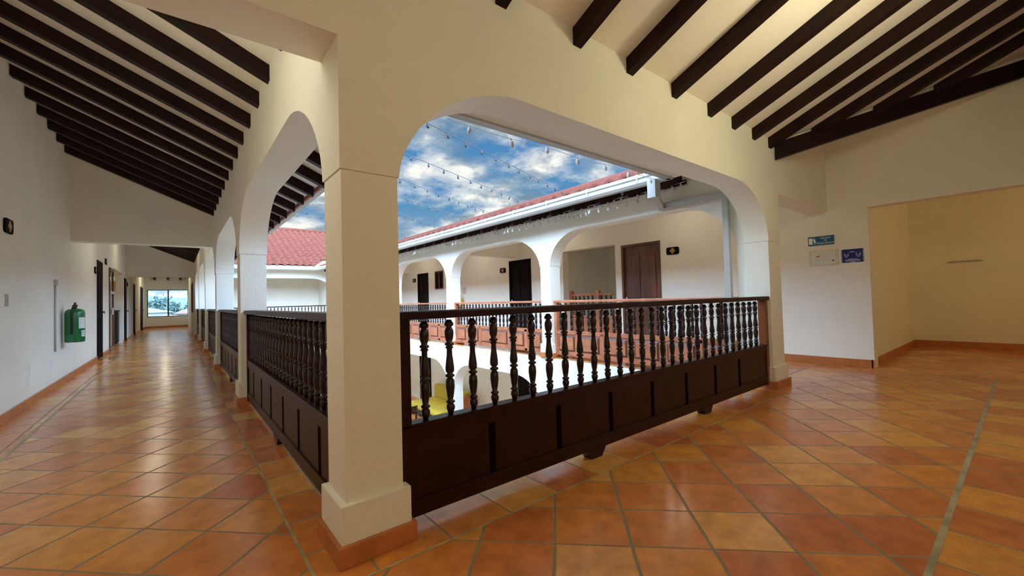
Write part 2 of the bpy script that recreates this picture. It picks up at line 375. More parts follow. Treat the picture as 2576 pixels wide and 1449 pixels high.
bx(bm, XF + .2, 10.04, -0.36, -0.26, 0, 3.0); bx(bm, 10.04, 10.2, -4.7, -0.26, 0, 3.0)
bx(bm, XF + .2, 8.2, -4.7, -4.6, 0, 3.0)
bx(bm, XF + .2, 10.2, -4.7, -0.26, 3.0, 3.1)
bx(bm, 8.2, 10.2, -4.7, -4.6, 0, 3.0)
struct('wall_recess', bm, [plaster], 'yellowish plaster walls of the recess beyond the wide opening at far right', 'wall')
bm = new()
bx(bm, 1.3, XF + .2, YS - .15, YS, 0, 3.7)
bx(bm, XW, 1.45, -5.15, -5.0, 0, 3.7); bx(bm, 1.3, 1.45, -5.0, YS, 0, 3.7)
struct('wall_near', bm, [plaster], 'cream plaster wall on the near side of the right corridor, at the edge of view', 'wall')
bm = new()  # stair niche behind the far gallery
bx(bm, XF + .2, 8.6, 3.5, 3.66, -.3, 3); bx(bm, XF + .2, 8.6, 5.40, 5.5, -.3, 3); bx(bm, 8.6, 8.7, 3.5, 5.5, -.3, 3); bx(bm, XF + .2, 8.7, 3.5, 5.5, 2.9, 3.0); bx(bm, XF, 8.7, 3.66, 5.5, -.3, -.01)
struct('wall_niche', bm, [plaster], 'grey shaded walls of the stair niche behind the far gallery', 'wall')
bm = new()
bx(bm, XA1, 4.74, 18.95, 19.1, 0, 3.0); bx(bm, 4.74, XF + .2, 19.0, 19.1, 0, 3.7)
struct('wall_back', bm, [plaster], 'grey plaster wall under the far red roof', 'wall')
bm = new()
for x0, x1, z0, z1 in ((XW, -1.70, 0, 2.8), (0.05, XA0 + .02, 0, 2.8), (-1.70, 0.05, 0, 0.60), (-1.70, 0.05, 2.06, 2.8)):
    bx(bm, min(x0, x1), max(x0, x1), YEND, YEND + .2, z0, z1)
struct('wall_end', bm, [plaster], 'cream end wall of the left corridor around its window', 'wall')
# lower storey back walls
bm = new()
bx(bm, XF, XF + .15, YS, 5.6, ZL, -.28); bx(bm, XF, XF + .15, 7.15, 12.1, ZL, -.28); bx(bm, XF, XF + .15, 13.0, 19.0, ZL, -.28)
bx(bm, XF, XF + .15, 5.6, 7.15, -.55, -.28); bx(bm, XF, XF + .15, 12.1, 13.0, -.55, -.28)
bx(bm, XW - .15, XW, YS, 19, ZL, -.28); bx(bm, XW, XF, YS - .15, YS, ZL, -.28); bx(bm, XW, XF, 19, 19.15, ZL, -.28)
bx(bm, XF + .15, 9.0, 5.3, 5.4, ZL, -.4); bx(bm, XF + .15, 9, 7.3, 7.4, ZL, -.4); bx(bm, 9, 9.1, 5.3, 7.4, ZL, -.4); bx(bm, XF + .15, 9, 5.3, 7.4, -.5, -.4)
struct('wall_lower', bm, [plaster], 'pinkish white back wall of the lower storey', 'wall')

# corridor cross beams
def xbeam(n, x0, x1, y0, y1, z0, zt0, zt1, lb):
    bm = new(); prism(bm, [(x0, z0), (x1, z0), (x1, zt1), (x0, zt0)], y1 - y0, 'y', y0)
    struct('trim_%d' % n, bm, [plaster], lb, 'beam')
xbeam(1, XW, XA0, 7.72, 7.97, 2.155, 2.775 + K * 1.82, 2.775, 'wide cream cross beam spanning the left corridor where the near rafters stop')
xbeam(2, XW, XA0, 17.6, 17.8, 2.16, 2.775 + K * 1.82, 2.775, 'grey shaded cross beam deep in the left corridor before the window')
for i, y in enumerate((6.955, 13.735)):
    xbeam(3 + i, XE1, XF, y, y + .24, ZAR, 2.775, 2.775 + K * (XF - XE1), '%s cream cross beam of the far gallery, behind its arches' % ('near' if i == 0 else 'distant'))
# baseboards
def skirt(name, lb, rects):
    bm = new()
    for r in rects: bx(bm, *r, bev=0.003)
    struct(name, bm, [tileclay], lb, 'baseboard')
def gaps(y0, y1, opens):
    y = y0; o = []
    for a, b in opens:
        o.append((y, a)); y = b
    o.append((y, y1)); return o
skirt('baseboard_left', 'terracotta skirting along the foot of the left corridor wall',
      [(XW, XW + .02, a, b, 0, .09) for a, b in gaps(-5.0, YEND, [(10.5, 11.4), (12.5, 16.2), (16.4, 17.25), (20.05, 21.05), (24.2, 26.1)])])
skirt('baseboard_right', 'bright orange tile skirting below the blue signs, beyond the right pillar',
      [(XF - .02, XF, a, b, 0, .105) for a, b in gaps(-.39, 19, [(2.68, 3.62), (3.76, 5.3), (6.43, 7.39), (12.14, 13.05)])])
skirt('baseboard_recess', 'red brown skirting around the recess at far right', [(XF - .02, 10.04, -.38, -.36, 0, .11), (10.02, 10.04, -4.6, -.38, 0, .11)])
skirt('baseboard_end', 'red skirting under the window at the end of the left corridor', [(XW, XA0, YEND - .02, YEND, 0, .1)])
skirt('baseboard_near', 'terracotta skirting along the near wall of the right corridor', [(1.3, XF, YS, YS + .012, 0, .09)])

# ------------------------------------------------------------------ ceilings (sloping boards) and rafters
TH = 0.13
bm = new()
def slope(bm, pts, fz):
    a = [bm.verts.new((x, y, fz(x, y))) for x, y in pts]; b = [bm.verts.new((x, y, fz(x, y) + TH)) for x, y in pts]
    bm.faces.new(a); bm.faces.new(list(reversed(b))); n = len(pts)
    for i in range(n): bm.faces.new((a[i], b[i], b[(i + 1) % n], a[(i + 1) % n]))
zS = lambda x, y: 2.775 - K * (y - YA0)
zW = lambda x, y: 2.775 - K * (x - XA0)
KE = 0.36
zE = lambda x, y: 2.72 + KE * (x - XE1)
zN = lambda x, y: 2.775 + K * (y - YN1)
EO = 0.55  # eave overhang beyond arcade outer face
slope(bm, [(-2.1, -5.2), (1.5, -5.2), (1.5, -1.95), (6.9, -1.95), (XE1, YA0), (XA1 + EO, YA0), (XA1 + EO, YA1 + EO - .26), (XA1 + .55, YA0), (-2.1, YA0)][:6] + [(-2.1, YA0)], zS)
slope(bm, [(XA1 + EO, YA1 + EO), (XE0 - EO, YA1 + EO), (XE1, YA0), (XA0, YA0)], zS)
vq = [bm.verts.new(p) for p in ((XE1 - .02, YA0, 2.74), (6.9, -1.95, 2.72 + .36 * 2.0), (6.9, -1.95, 2.775 + K * 2.0 + TH), (XE1 - .02, YA0, 2.775 + TH))]
bm.faces.new(vq)
struct('ceiling', bm, [boards], 'pale sloping ceiling between the rafters over the right corridor', 'ceiling')
bm = new(); slope(bm, [(XA1 + EO, YA1 + EO), (XA0, YA1), (-2.0, YA1), (-2.0, YEND + .2), (XA0, YEND + .2), (XA0, YN1), (XA1 + EO, YN0 - EO)], zW)
struct('ceiling', bm, [boards], 'pale sloping ceiling between the rafters over the left corridor', 'ceiling')
bm = new(); slope(bm, [(XE0 - EO, YA1 + EO), (XE0 - EO, YN0 - EO), (XE1, YN1), (XE1, 19.2), (7.0, 19.2), (7.0, -2.1), (XE1, YA0)], zE)
struct('ceiling', bm, [boards], 'white ceiling and eave boards of the far gallery across the courtyard', 'ceiling')
bm = new(); slope(bm, [(XA1 + EO, YN0 - EO), (XE0 - EO, YN0 - EO), (XE1, YN1), (XE1, 19.2), (XA0, 19.2), (XA0, YN1)], zN)
struct('ceiling', bm, [boards], 'ceiling of the gallery at the far end of the courtyard', 'ceiling')
bm = new(); bx(bm, XW, XA0, 17.8, YEND, 2.72, 2.76)
struct('ceiling', bm, [boards], 'low flat ceiling above the corridor window', 'ceiling')
RW, RH = 0.075, 0.112
def rafter_mesh(L, name, K=K):
    """runs along +x from 0 to L (horizontal length), rising K; top surface on the board plane z=0 at x=0"""
    bm = new(); pts = [(0, -RH), (L, K * L - RH), (L, K * L - .001), (0, -.001)]
    prism(bm, pts, RW, 'y', -RW / 2)
    bmesh.ops.recalc_face_normals(bm, faces=bm.faces)
    me = bpy.data.meshes.new(name); bm.to_mesh(me); bm.free(); me.materials.append(darkwood); return me
tail = 0.50
me_long = rafter_mesh(1.82 + .26 + tail, 'rafter')
me_in = rafter_mesh(1.81, 'rafter')
me_south = rafter_mesh(1.90, 'rafter')
def rafter(me, x, y, z, rz, label, grp):
    o = bpy.data.objects.new('rafter', me); COL.objects.link(o); o.location = (x, y, z); o.rotation_euler = (0, 0, rz); return tag(o, label, 'rafter', grp)
ys = [1.17, 1.674, 2.151, 2.649, 3.146, 3.642, 4.14, 4.649, 5.189, 5.706, 6.236, 6.755, 7.299]
for i, y in enumerate(ys):
    nm = 'short dark rafter, the nearest over the left corridor, mostly hidden by the wall above' if i == 0 else \
        'dark sloping rafter over the left corridor, %s counted back from the cross beam' % ORD[len(ys) - 1 - i]
    rafter(me_long, XA1 + tail, y, zW(XA1 + tail, 0), math.pi, nm, 'rafters over the left corridor')
for i in range(18):
    y = 8.3 + i * .52
    if y > 16.8: me, x = me_in, XA0
    else: me, x = me_long, XA1 + tail
    if 17.5 < y < 17.9: continue
    rafter(me, x, y, zW(x, 0), math.pi, 'dark rafter deeper in the left corridor, %s beyond the wide cross beam' % ORD[i], 'rafters beyond the cross beam')
xs = [0.37, 0.905, 1.524, 2.088, 2.695, 3.30, 3.788, 4.267, 4.70]
for i, x in enumerate(xs):
    rafter(me_south, x, YA0 + .06, zS(0, YA0 + .06), -math.pi / 2, 'dark red rafter over the right corridor, resting on the arch wall, %s from the left' % ORD[i], 'rafters over the right corridor')
for i, x in enumerate((5.16, 5.62, 6.06)):
    yb = YA0 - (x - XE1) - .03
    L = yb - YS
    rafter(rafter_mesh(L, 'rafter'), x, yb, zS(0, yb), -math.pi / 2, 'dark rafter at upper right ending on the thick diagonal beam, %s from its foot' % ORD[i], 'rafters ending on the diagonal beam')
me_e = rafter_mesh(XF - XE0 + tail, 'rafter', KE)
for i in range(33):
    y = 1.10 + i * .479
    if y > YN0 - .6: break
    rafter(me_e, XE0 - tail, y, zE(XE0 - tail, 0), 0, 'brown rafter tail under the eave across the courtyard, %s from the near end' % ORD[i], 'rafters of the far gallery')
# diagonal beam
bm = new(); d = 1.84; n_ = Vector((1, 1, 0)).normalized() * 0.045
a = Vector((4.80, 0.045 + .0, 0)); b = Vector((XE1 + d - .02, YA0 - d + .02, 0))
a = Vector((4.84, .045, 0))
zb0, zb1 = 2.555, 2.555 + K * 1.80
vs = []
for p, z0 in ((a, zb0), (b, zb1)):
    for s in (-1, 1):
        for z in (z0, z0 + .185): vs.append(bm.verts.new((p.x + n_.x * s, p.y + n_.y * s, z)))
for q in ((0, 1, 3, 2), (4, 6, 7, 5), (0, 4, 5, 1), (2, 3, 7, 6), (0, 2, 6, 4), (1, 5, 7, 3)): bm.faces.new([vs[i] for i in q])
tag(done(bm, 'diagonal_beam', [darkwood]), 'thick black diagonal beam under the rafters at upper right, rising from the right pillar', 'beam')
for i, x in enumerate((-1.37, -0.82, -0.30)):
    tag(box('beam_end', darkwood, (x - .045, x + .045, 26.9, YEND, 2.58, 2.72)), 'small brown beam under the low ceiling by the corridor window, %s' % ('left one', 'middle one', 'right one')[i], 'beam', 'beams above the corridor window')

# ------------------------------------------------------------------ outer roofs of clay tile
def tiled(name, label, W_, L_, origin, rz, clipL=True, K=K):
    """tile field: local x along eave 0..W_, y up slope (horizontal length) 0..L_"""
    t = thing(name, label, 'roof', origin, rz)
    bm = new(); pit = 0.26; nseg = 6; course = 0.36
    ncol = int(W_ / pit); nr = int(L_ / course)
    for r in range(nr):
        y0, y1 = r * course, (r + 1) * course + .05
        lo = -y0 if clipL else 0   # hips widen to the outside: courtyard roofs grow longer up the slope
        c0, c1 = int(round(lo / pit)), ncol + int(round((-lo) / pit))
        row = []
        for j in range((c1 - c0) * nseg + 1):
            x = c0 * pit + j * pit / nseg
            h = 0.085 * abs(math.cos(math.pi * (j % nseg) / nseg + 0)) ** 0.8
            row.append((x, h))
        va = [bm.verts.new((x, y0 - .02, K * y0 + h + .03)) for x, h in row]
        vb = [bm.verts.new((x, y1, K * y1 + h * .9)) for x, h in row]
        vc = [bm.verts.new((x, y0 - .02, K * y0 + h - .02)) for x, h in row]
        for j in range(len(row) - 1):
            bm.faces.new((va[j], va[j + 1], vb[j + 1], vb[j])); bm.faces.new((vc[j], vc[j + 1], va[j + 1], va[j]))
    done(bm, 'tile_field', [rooftile], t, True)
    bm = new(); lo = L_ if clipL else 0
    tube(bm, [(-lo, L_, K * L_ + .03), (W_ + lo, L_, K * L_ + .03)], 0.11, 8)
    done(bm, 'ridge_cap', [rooftile], t, True)
    # back slope, so that the roof is a solid thing from elsewhere
    bm = new(); vs = [bm.verts.new(p) for p in ((-lo, L_, K * L_), (W_ + lo, L_, K * L_), (W_ + lo, L_ + 3, K * (L_ - 3)), (-lo, L_ + 3, K * (L_ - 3)))]
    bm.faces.new(vs); done(bm, 'back_slope', [rooftile], t)
    return t
ex0, ex1, ey0, ey1 = XA1 + EO, XE0 - EO, YA1 + EO, YN0 - EO
ze = zS(0, ey0) + TH + .01
tiled('tiled_roof', 'salmon red clay tile roof at the far end of the courtyard', ex1 - ex0, 5.2, (ex0, ey1, ze), 0)
tiled('tiled_roof', 'red clay tile roof edge above the white gutter across the courtyard', ey1 - ey0, 5.2, (ex1, ey1, ze - .045), -math.pi / 2, K=KE)
tiled('tiled_roof', 'red clay tile roof over the left corridor, only its eave visible', ey1 - ey0, 4.2, (ex0, ey0, ze), math.pi / 2)
tiled('tiled_roof', 'red clay tile roof over the right corridor, hidden above the near arch', ex1 - ex0, 4.2, (ex1, ey0, ze), math.pi)

# eave boards, gutters
def gutter(p0, p1, label, brk):
    """p0->p1 along the eave; outward (towards courtyard) is to the left of the direction"""
    p0, p1 = Vector(p0), Vector(p1); L = (p1 - p0).length; rz = math.atan2(p1.y - p0.y, p1.x - p0.x)
    t = thing('gutter', label, 'gutter', p0, rz)
    prof = [(0.0, .13), (0.0, .0), (.075, .0), (.105, .03), (.105, .075), (.125, .09), (.125, .13), (.112, .13), (.112, .098), (.093, .08), (.093, .036), (.07, .012), (.012, .012), (.012, .13)]
    bm = new(); prism(bm, prof, L, 'x', 0)
    done(bm, 'channel', [gutterm], t)
    n = int(L / brk)
    for i in range(n):
        x = (i + .5) * L / n
        bm = new(); bx(bm, x - .008, x + .008, .0, .13, .13, .136); bx(bm, x - .008, x + .008, .126, .132, .0 + .03, .136)
        done(bm, 'bracket', [grey], t)
    return t
gz = 2.415
gutter((ex0 + .02, ey0, gz), (ex1 - .02, ey0, gz), 'white gutter just above the near arch soffit, seen from below', 0.9)
gutter((ex1, ey0 + .02, gz), (ex1, ey1 - .02, gz), 'long white gutter under the red roof edge across the courtyard', 0.8)
gutter((ex1 - .02, ey1, gz), (ex0 + .02, ey1, gz), 'white gutter under the salmon roof at the far end', 0.8)
gutter((ex0, ey1 - .02, gz), (ex0, ey0 + .02, gz), 'white gutter along the eave outside the left corridor arches', 0.8)
for rr, lb in (((ex0 - .03, ex0 - .002, ey0, ey1, 2.40, 2.545), 'red brown fascia board of the eave outside the left corridor'),
               ):
    tag(box('fascia_board', rafterred, rr), lb, 'board')
# downspout
t = thing('downspout', 'white square downspout bending from the gutter corner to the right pillar', 'drainpipe', (ex1, ey0, 0))
bm = new(); tube(bm, [(-.17, .17, 2.41), (-.17, .17, 2.2)], .075, square=True); done(bm, 'outlet_box', [gutterm], t)
bm = new(); tube(bm, [(-.17, .17, 2.26), (.47, .46, 2.22)], .05, square=True); done(bm, 'elbow_pipe', [gutterm], t)
bm = new(); tube(bm, [(.49, .52, 2.235), (.49, -.38, 2.235)], .055, square=True); done(bm, 'wall_pipe', [gutterm], t)
bm = new(); tube(bm, [(.49, -.36, 2.25), (.49, -.36, ZL)], .045, square=True); done(bm, 'down_pipe', [gutterm], t)

# ------------------------------------------------------------------ balustrades
prof = [(0.012, .480), (.016, .472), (.024, .46), (.022, .448), (.013, .444), (.017, .436), (.022, .425), (.0235, .41), (.021, .385), (.014, .365), (.0235, .358), (.0235, .35), (.014, .345), (.022, .338), (.014, .330),
        (.0145, .30), (.019, .265), (.0225, .235), (.022, .215), (.013, .205), (.0235, .198), (.0235, .190), (.013, .184), (.0215, .17), (.0235, .14), (.019, .10), (.0135, .072), (.0225, .066), (.0225, .058), (.014, .053), (.021, .045), (.022, .03), (.016, .012), (.012, 0)]
prof = [(r, z * .985) for r, z in reversed(prof)]
bm = new(); lathe(bm, prof, 10)
bmesh.ops.recalc_face_normals(bm, faces=bm.faces)
bal_me = {}
base = bpy.data.meshes.new('baluster'); bm.to_mesh(base); bm.free()
for p in base.polygons: p.use_smooth = True
def bal_mesh(m):
    if m.name not in bal_me:
        me = base.copy(); me.materials.append(m); bal_me[m.name] = me
    return bal_me[m.name]
SIDE = {}
def balustrade(origin, rz, L, nb, label, battens, feet, mw=railwood, mb=balw, outer=1, grp=None, first=None, pitch=None, post=(True, True), mpost=None):
    """local x along 0..L, y=0 the inner face (towards the walkway is -y), thickness to +y"""
    t = thing('balustrade', label, 'balustrade', origin, rz, grp)
    box('handrail', mw, (0, L, -.035, .075, .965, 1.005), t, .008)
    box('bottom_rail', mw, (0, L, -.012, .062, .465, .482), t, .004)
    bm = new(); bx(bm, 0, L, 0, .05, .056, .465, 0)
    bx(bm, 0, L, -.008, .0, .40, .465); bx(bm, 0, L, -.008, .0, .056, .135)
    for x in battens: bx(bm, x - .035, x + .035, .05, .062, .05, .46)
    # raised fields
    ed = [0.03] + list(battens) + [L - .03]
    for a, b in zip(ed, ed[1:]):
        if b - a < .12: continue
        y0 = .05
        x0, x1, z0, z1 = a + .06, b - .06, .13, .40
        v = [bm.verts.new(p) for p in ((x0, y0, z0), (x1, y0, z0), (x1, y0, z1), (x0, y0, z1))]
        i_ = .03; u = [bm.verts.new(p) for p in ((x0 + i_, y0 + .016, z0 + i_), (x1 - i_, y0 + .016, z0 + i_), (x1 - i_, y0 + .016, z1 - i_), (x0 + i_, y0 + .016, z1 - i_))]
        bm.faces.new(u)
        for k in range(4): bm.faces.new((v[k], v[(k + 1) % 4], u[(k + 1) % 4], u[k])).material_index = 1
    bx(bm, 0, L, .05, .062, .056, .10); bx(bm, 0, L, .05, .062, .42, .465)
    done(bm, 'panel', [mw, darkgroove], t)
    for x in battens: box('batten', blackwood, (x - .019, x + .019, -.0025, .0, .1355, .3995), t)
    if post[0]: box('end_post', mw, (0, .05, -.012, .065, .04, .97), t, .003)
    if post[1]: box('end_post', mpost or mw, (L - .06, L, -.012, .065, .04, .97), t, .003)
    for x in feet:
        bm = new(); prism(bm, [(x - .05, 0), (x + .05, 0), (x + .09, .057), (x - .09, .057)], .07, 'y', -.012); done(bm, 'foot', [mw], t)
    me = bal_mesh(mb)
    for i in range(nb):
        o = bpy.data.objects.new('baluster', me); COL.objects.link(o); o.parent = t
        x = (first + i * pitch) if first is not None else (.06 + (i + .5) * (L - .12) / nb)
        o.location = (x, .027, .482)
    return t
XL = XA1 + .006
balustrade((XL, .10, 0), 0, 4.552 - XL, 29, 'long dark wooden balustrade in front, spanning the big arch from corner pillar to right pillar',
           [x - XL for x in (.81, 1.31, 1.81, 2.31, 2.81, 3.32, 3.82)], [1.64 - XL, 3.14 - XL], first=.43 - XL + .008, pitch=.1385, mpost=mat('lit_post_wood', (.20, .06, .015), .35))  # right end post in lighter wood, the light on it put into the colour
for i in range(5):
    y0 = edges[2 * i] + .006; y1 = edges[2 * i + 1] - .006
    bt = [(.70, 1.19, 1.68, 2.17, 2.65, 3.14)[k] - .31 for k in range(6)]
    lab = ['dark balustrade right behind the corner pillar, in the nearest arch of the left corridor', 'dark balustrade in the second arch of the left corridor',
           'dark balustrade in the third arch of the left corridor', 'dark balustrade in the fourth arch of the left corridor', 'dark balustrade in the fifth and last arch of the left corridor'][i]
    # direction -y so that the walkway (x smaller) lies on local -y:  rz=-90 maps local +y to +x
    L = y1 - y0
    balustrade((.10, y1, 0), -math.pi / 2, L, 24, lab, [L - b for b in bt if b < L - .05], [L / 2 + .02])
for i in range(5):
    y0, y1 = (edges[2 * i] if i else YA1 + .11) + .006, edges[2 * i + 1] - .006; L = y1 - y0
    lab = ['reddish balustrade across the courtyard in the nearest arch, before the brown door', 'reddish balustrade across the courtyard in the middle arch, before the black door',
           'reddish balustrade across the courtyard in the left visible arch', 'reddish balustrade of the far gallery, fourth arch from the near end', 'reddish balustrade of the far gallery, last arch'][i]
    n = 6; balustrade((XF - 1.98, y0, 0), math.pi / 2, L, 24, lab, [k * L / n for k in range(1, n)], [], eastwood, balw if i < 9 else balw)
balustrade((XE0 - .01, YN0 + .12, 0), math.pi, XE0 - XA1 - .02, 34, 'dark balustrade at the far end of the courtyard, a thin strip above the near handrail', [k * .48 for k in range(1, 9)], [], darkwood, balw)

# ------------------------------------------------------------------ doors and windows
def door_x(n, x, y0, y1, zt, face, m, label, frame=None, handle=True, inset=.04, pan=True):
    """door in wall plane x; face=+1 looks to +x, -1 looks to -x"""
    t = thing('door_%d' % n, label, 'door', (x, (y0 + y1) / 2, 0)); t['kind'] = 'structure'
    w_ = (y1 - y0) / 2; s = face
    fm = frame or m
    def B(name, mm, a0, a1, b0, b1, z0, z1, par=t, bev=0.0): return box(name, mm, (min(a0, a1), max(a0, a1), b0, b1, z0, z1), par, bev)
    bm = new()
    for b0, b1, z0, z1 in ((-w_, -w_ + .045, 0, zt), (w_ - .045, w_, 0, zt), (-w_ + .045, w_ - .045, zt - .045, zt)):
        bx(bm, min(s * .012, -s * .10), max(s * .012, -s * .10), b0, b1, z0, z1)
    done(bm, 'door_frame', [fm], t)
    leafo = B('door_leaf', m, -s * inset, -s * (inset + .04), -w_ + .047, w_ - .047, .01, zt - .047)
    if pan:
        for z0, z1 in ((.18, .85), (1.0, zt - .22)):
            for b0, b1 in ((-w_ + .13, -.04), (.04, w_ - .13)):
                if b1 - b0 < .05: continue
                B('door_panel', m, -s * inset, -s * (inset - .014), b0, b1, z0, z1, leafo, .006)
    if handle:
        hb = new(); lathe(hb, [(.012, 0), (.012, .03), (.028, .035), (.030, .055), (.02, .07)], 10)
        h = done(hb, 'door_knob', [metal], leafo, True); h.location = (-s * inset, w_ - .11, 1.0); h.rotation_euler = (0, s * math.pi / 2, 0)
    return t
door_x(1, XF, 2.70, 3.60, 2.10, -1, doorbrown, 'brown panelled wooden door across the courtyard, the nearest one')
door_x(2, XF, 6.45, 7.37, 2.10, -1, doorblack, 'black door across the courtyard in the middle arch')
door_x(3, XF, 12.16, 13.03, 2.10, -1, doorblack, 'small distant black door across the courtyard beside the dark window')
door_x(4, XW, 10.55, 11.36, 2.11, 1, doorblack, 'black door in the left corridor wall, the first one past the green extinguisher', inset=-.0)
door_x(6, XW, 16.44, 17.2, 2.06, 1, doorblack, 'black door in the left corridor wall just beyond the recess', inset=0)
door_x(7, XW, 20.1, 21.0, 2.05, 1, doorblack, 'narrow looking black door deeper in the left corridor', inset=0)
door_x(8, XW, 24.25, 26.05, 2.09, 1, doorblack, 'last black door before the window of the left corridor', inset=0)
door_x(9, XF, 12.1, 13.0, -.55 - ZL, -1, doorblack, 'dark door in the lower storey wall behind the yellow sofa').location.z = ZL
for y in (6.45 + .24, 12.16 + .22):
    pass
# glazed door
t = thing('door_5', 'brown framed glazed door standing in the left corridor wall between black door and recess', 'door', (XW, 12.96, 0)); t['kind'] = 'structure'
bm = new()
for b0, b1, z0, z1 in ((-.4, -.33, 0, 2.1), (.33, .4, 0, 2.1), (-.33, .33, 2.02, 2.1), (-.33, .33, 1.45, 1.52), (-.33, .33, .95, 1.03), (-.33, .33, 0, .12)):
    bx(bm, -.05, .03, b0, b1, z0, z1)
done(bm, 'door_frame', [doorbrown], t)
box('door_pane', grey, (-.03, -.01, -.33, .33, .12, 2.02), t)
box('door_handle', metal, (.03, .07, -.28, -.22, .92, 1.1), t, .01)
# windows
t = thing('window_1', 'wide sliding window at the end of the left corridor looking out to trees', 'window', (-.825, YEND, .6)); t['kind'] = 'structure'
bm = new(); W2, H2 = .875, 1.46
for r in ((-W2, W2, 0, .035), (-W2, W2, H2 - .035, H2), (-W2, -W2 + .04, .035, H2 - .035), (W2 - .04, W2, .035, H2 - .035), (-.03, .03, .035, H2 - .035)):
    bx(bm, r[0], r[1], -.0, .06, r[2], r[3])
done(bm, 'window_frame', [alu], t)
for a, b in ((-W2 + .04, -.03), (.03, W2 - .04)): box('window_pane', glass, (a, b, .025, .031, .035, H2 - .035), t)
t = thing('window_2', 'small dark shuttered window across the courtyard beside the distant door', 'window', (XF, 11.355, 1.46)); t['kind'] = 'structure'
bm = new()
for r in ((-.305, .305, 0, .04), (-.305, .305, .61, .65), (-.305, -.265, .04, .61), (.265, .305, .04, .61), (-.02, .02, .04, .61)): bx(bm, -.01, .08, r[0], r[1], r[2], r[3])
done(bm, 'window_frame', [doorbrown], t)
box('shutter', doorblack, (.02, .05, -.265, .265, .04, .61), t)
t = thing('window_3', 'narrow dark window on the right side near the end of the left corridor', 'window', (XA0, 19.7, .85)); t['kind'] = 'structure'
box('window_frame', alu, (-.03, .0, -.45, .45, 0, 1.2), t); box('window_pane', doorblack, (-.035, -.03, -.38, .38, .06, 1.14), t)
# black openings in the lower storey
tag(box('door_10', doorblack, (XF + .02, XF + .06, 5.6, 7.15, ZL, -.55)), 'black doorway in the lower storey wall, seen at the right of the lower arch', 'door', None, 'structure')
# stair balustrade inside the niche
t = thing('stair_railing', 'low wooden stair railing with square posts inside the niche across the courtyard', 'railing', (7.0, 4.0, 0))
box('handrail', eastwood, (-.03, .03, .05, 1.30, 1.08, 1.12), t, .006); box('handrail', eastwood, (-.03, .03, 0.0, 1.25, .58, .62), t, .006)
for y in (.45, 1.27): box('newel_post', eastwood, (-.04, .04, y - .04, y + .04, 0, 1.20), t, .006)
box('panel', eastwood, (-.02, .02, 0.0, 1.25, .05, .56), t, .003)
me = bal_mesh(balw)
for i in range(9):
    o = bpy.data.objects.new('baluster', me); COL.objects.link(o); o.parent = t; o.location = (0, .1 + i * .13, .61)
box('side_panel', orangewood, (.0, .03, -.15, 0.0, .0, .95), t, .003)

# ------------------------------------------------------------------ signs and small wall things
def plate_x(x, yc, zc, w_, h, face, label, name='room_plate'):
    t = thing(name, label, 'sign', (x, yc, zc)); return t
def rrect(w_, h, r, n=4):
    pts = []
    for cx_, cy_, a0 in ((w_ / 2 - r, h / 2 - r, 0), (-w_ / 2 + r, h / 2 - r, 90), (-w_ / 2 + r, -h / 2 + r, 180), (w_ / 2 - r, -h / 2 + r, 270)):
        for i in range(n + 1):
            a = math.radians(a0 + 90 * i / n); pts.append((cx_ + r * math.cos(a), cy_ + r * math.sin(a)))
    return pts
def room_plate(x, y, z, face, label, blob=1):
    t = thing('room_plate', label, 'sign', (x, y, z))
    bm = new(); prism(bm, rrect(.25, .14, .035), face * .018, 'x', 0); done(bm, 'backboard', [doorblack], t)
    bm = new(); f_ = face * .018
    if blob:
        for a, b, r in ((0, .03, .026), (-.028, .0, .024), (.028, .0, .024), (0, -.035, .02)):
            prism(bm, [(a + r * math.cos(k * math.pi / 5), b + r * math.sin(k * math.pi / 5)) for k in range(10)], face * (.003 + .0006 * blob), 'x', f_); blob += 1
    done(bm, 'gold_emblem', [gold], t)
room_plate(XF, 2.44, 1.87, -1, 'dark room plate with gold emblem beside the brown door')
room_plate(XF, 7.65, 1.865, -1, 'dark room plate beside the black middle door across the courtyard')
room_plate(XF, 13.31, 1.87, -1, 'tiny dark room plate left of the distant black door')
room_plate(XW, 4.57, 1.90, 1, 'dark room plate high on the left wall at the picture edge')
room_plate(XW, 10.3, 1.87, 1, 'dark room plate just before the first black corridor door')
room_plate(XW, 11.95, 2.19, 1, 'small plate high between the first black door and the glazed door')
room_plate(XW, 17.6, 1.9, 1, 'small plate on the left wall just past the second black corridor door')
# switches / cover plates
def cover(x, y, z, w_, h, face, label, m=white, name='wall_switch', cat='switch'):
    t = thing(name, label, cat, (x, y, z)); a, b = sorted((0, face * .009)); box('cover_plate', m, (a, b, -w_ / 2, w_ / 2, -h / 2, h / 2), t, .002)
    a, b = sorted((face * .009, face * .014)); box('rocker', m, (a, b, -w_ / 5, w_ / 5, -h / 4, h / 4), t)
cover(XF, 2.45, 1.22, .075, .115, -1, 'white light switch under the plate beside the brown door')
cover(XF, 7.72, 1.2, .075, .115, -1, 'white light switch left of the black middle door')
cover(XW, 4.55, 1.17, .08, .12, 1, 'grey light switch on the left wall at the picture edge', grey)
cover(XW, 5.31, .35, .14, .26, 1, 'pale grey access cover low on the left wall', white, 'access_cover', 'cover')
cover(XW, 6.4, .35, .11, .10, 1, 'small socket plate low on the left wall between cover and extinguisher', white, 'wall_socket', 'socket')
cover(XW, 10.1, 1.15, .07, .12, 1, 'white light switch just before the first black corridor door')
cover(XW, 11.9, 1.1, .07, .12, 1, 'white light switch between the black door and the glazed door')
bm = new(); prism(bm, [(-1.27, 1.475), (-.80, 1.47), (-.86, 1.50), (-1.2, 1.505)], -.012, 'x', 10.04)
tag(done(bm, 'wall_scar', [grey]), 'narrow grey slot in the yellowish wall of the recess', 'slot')
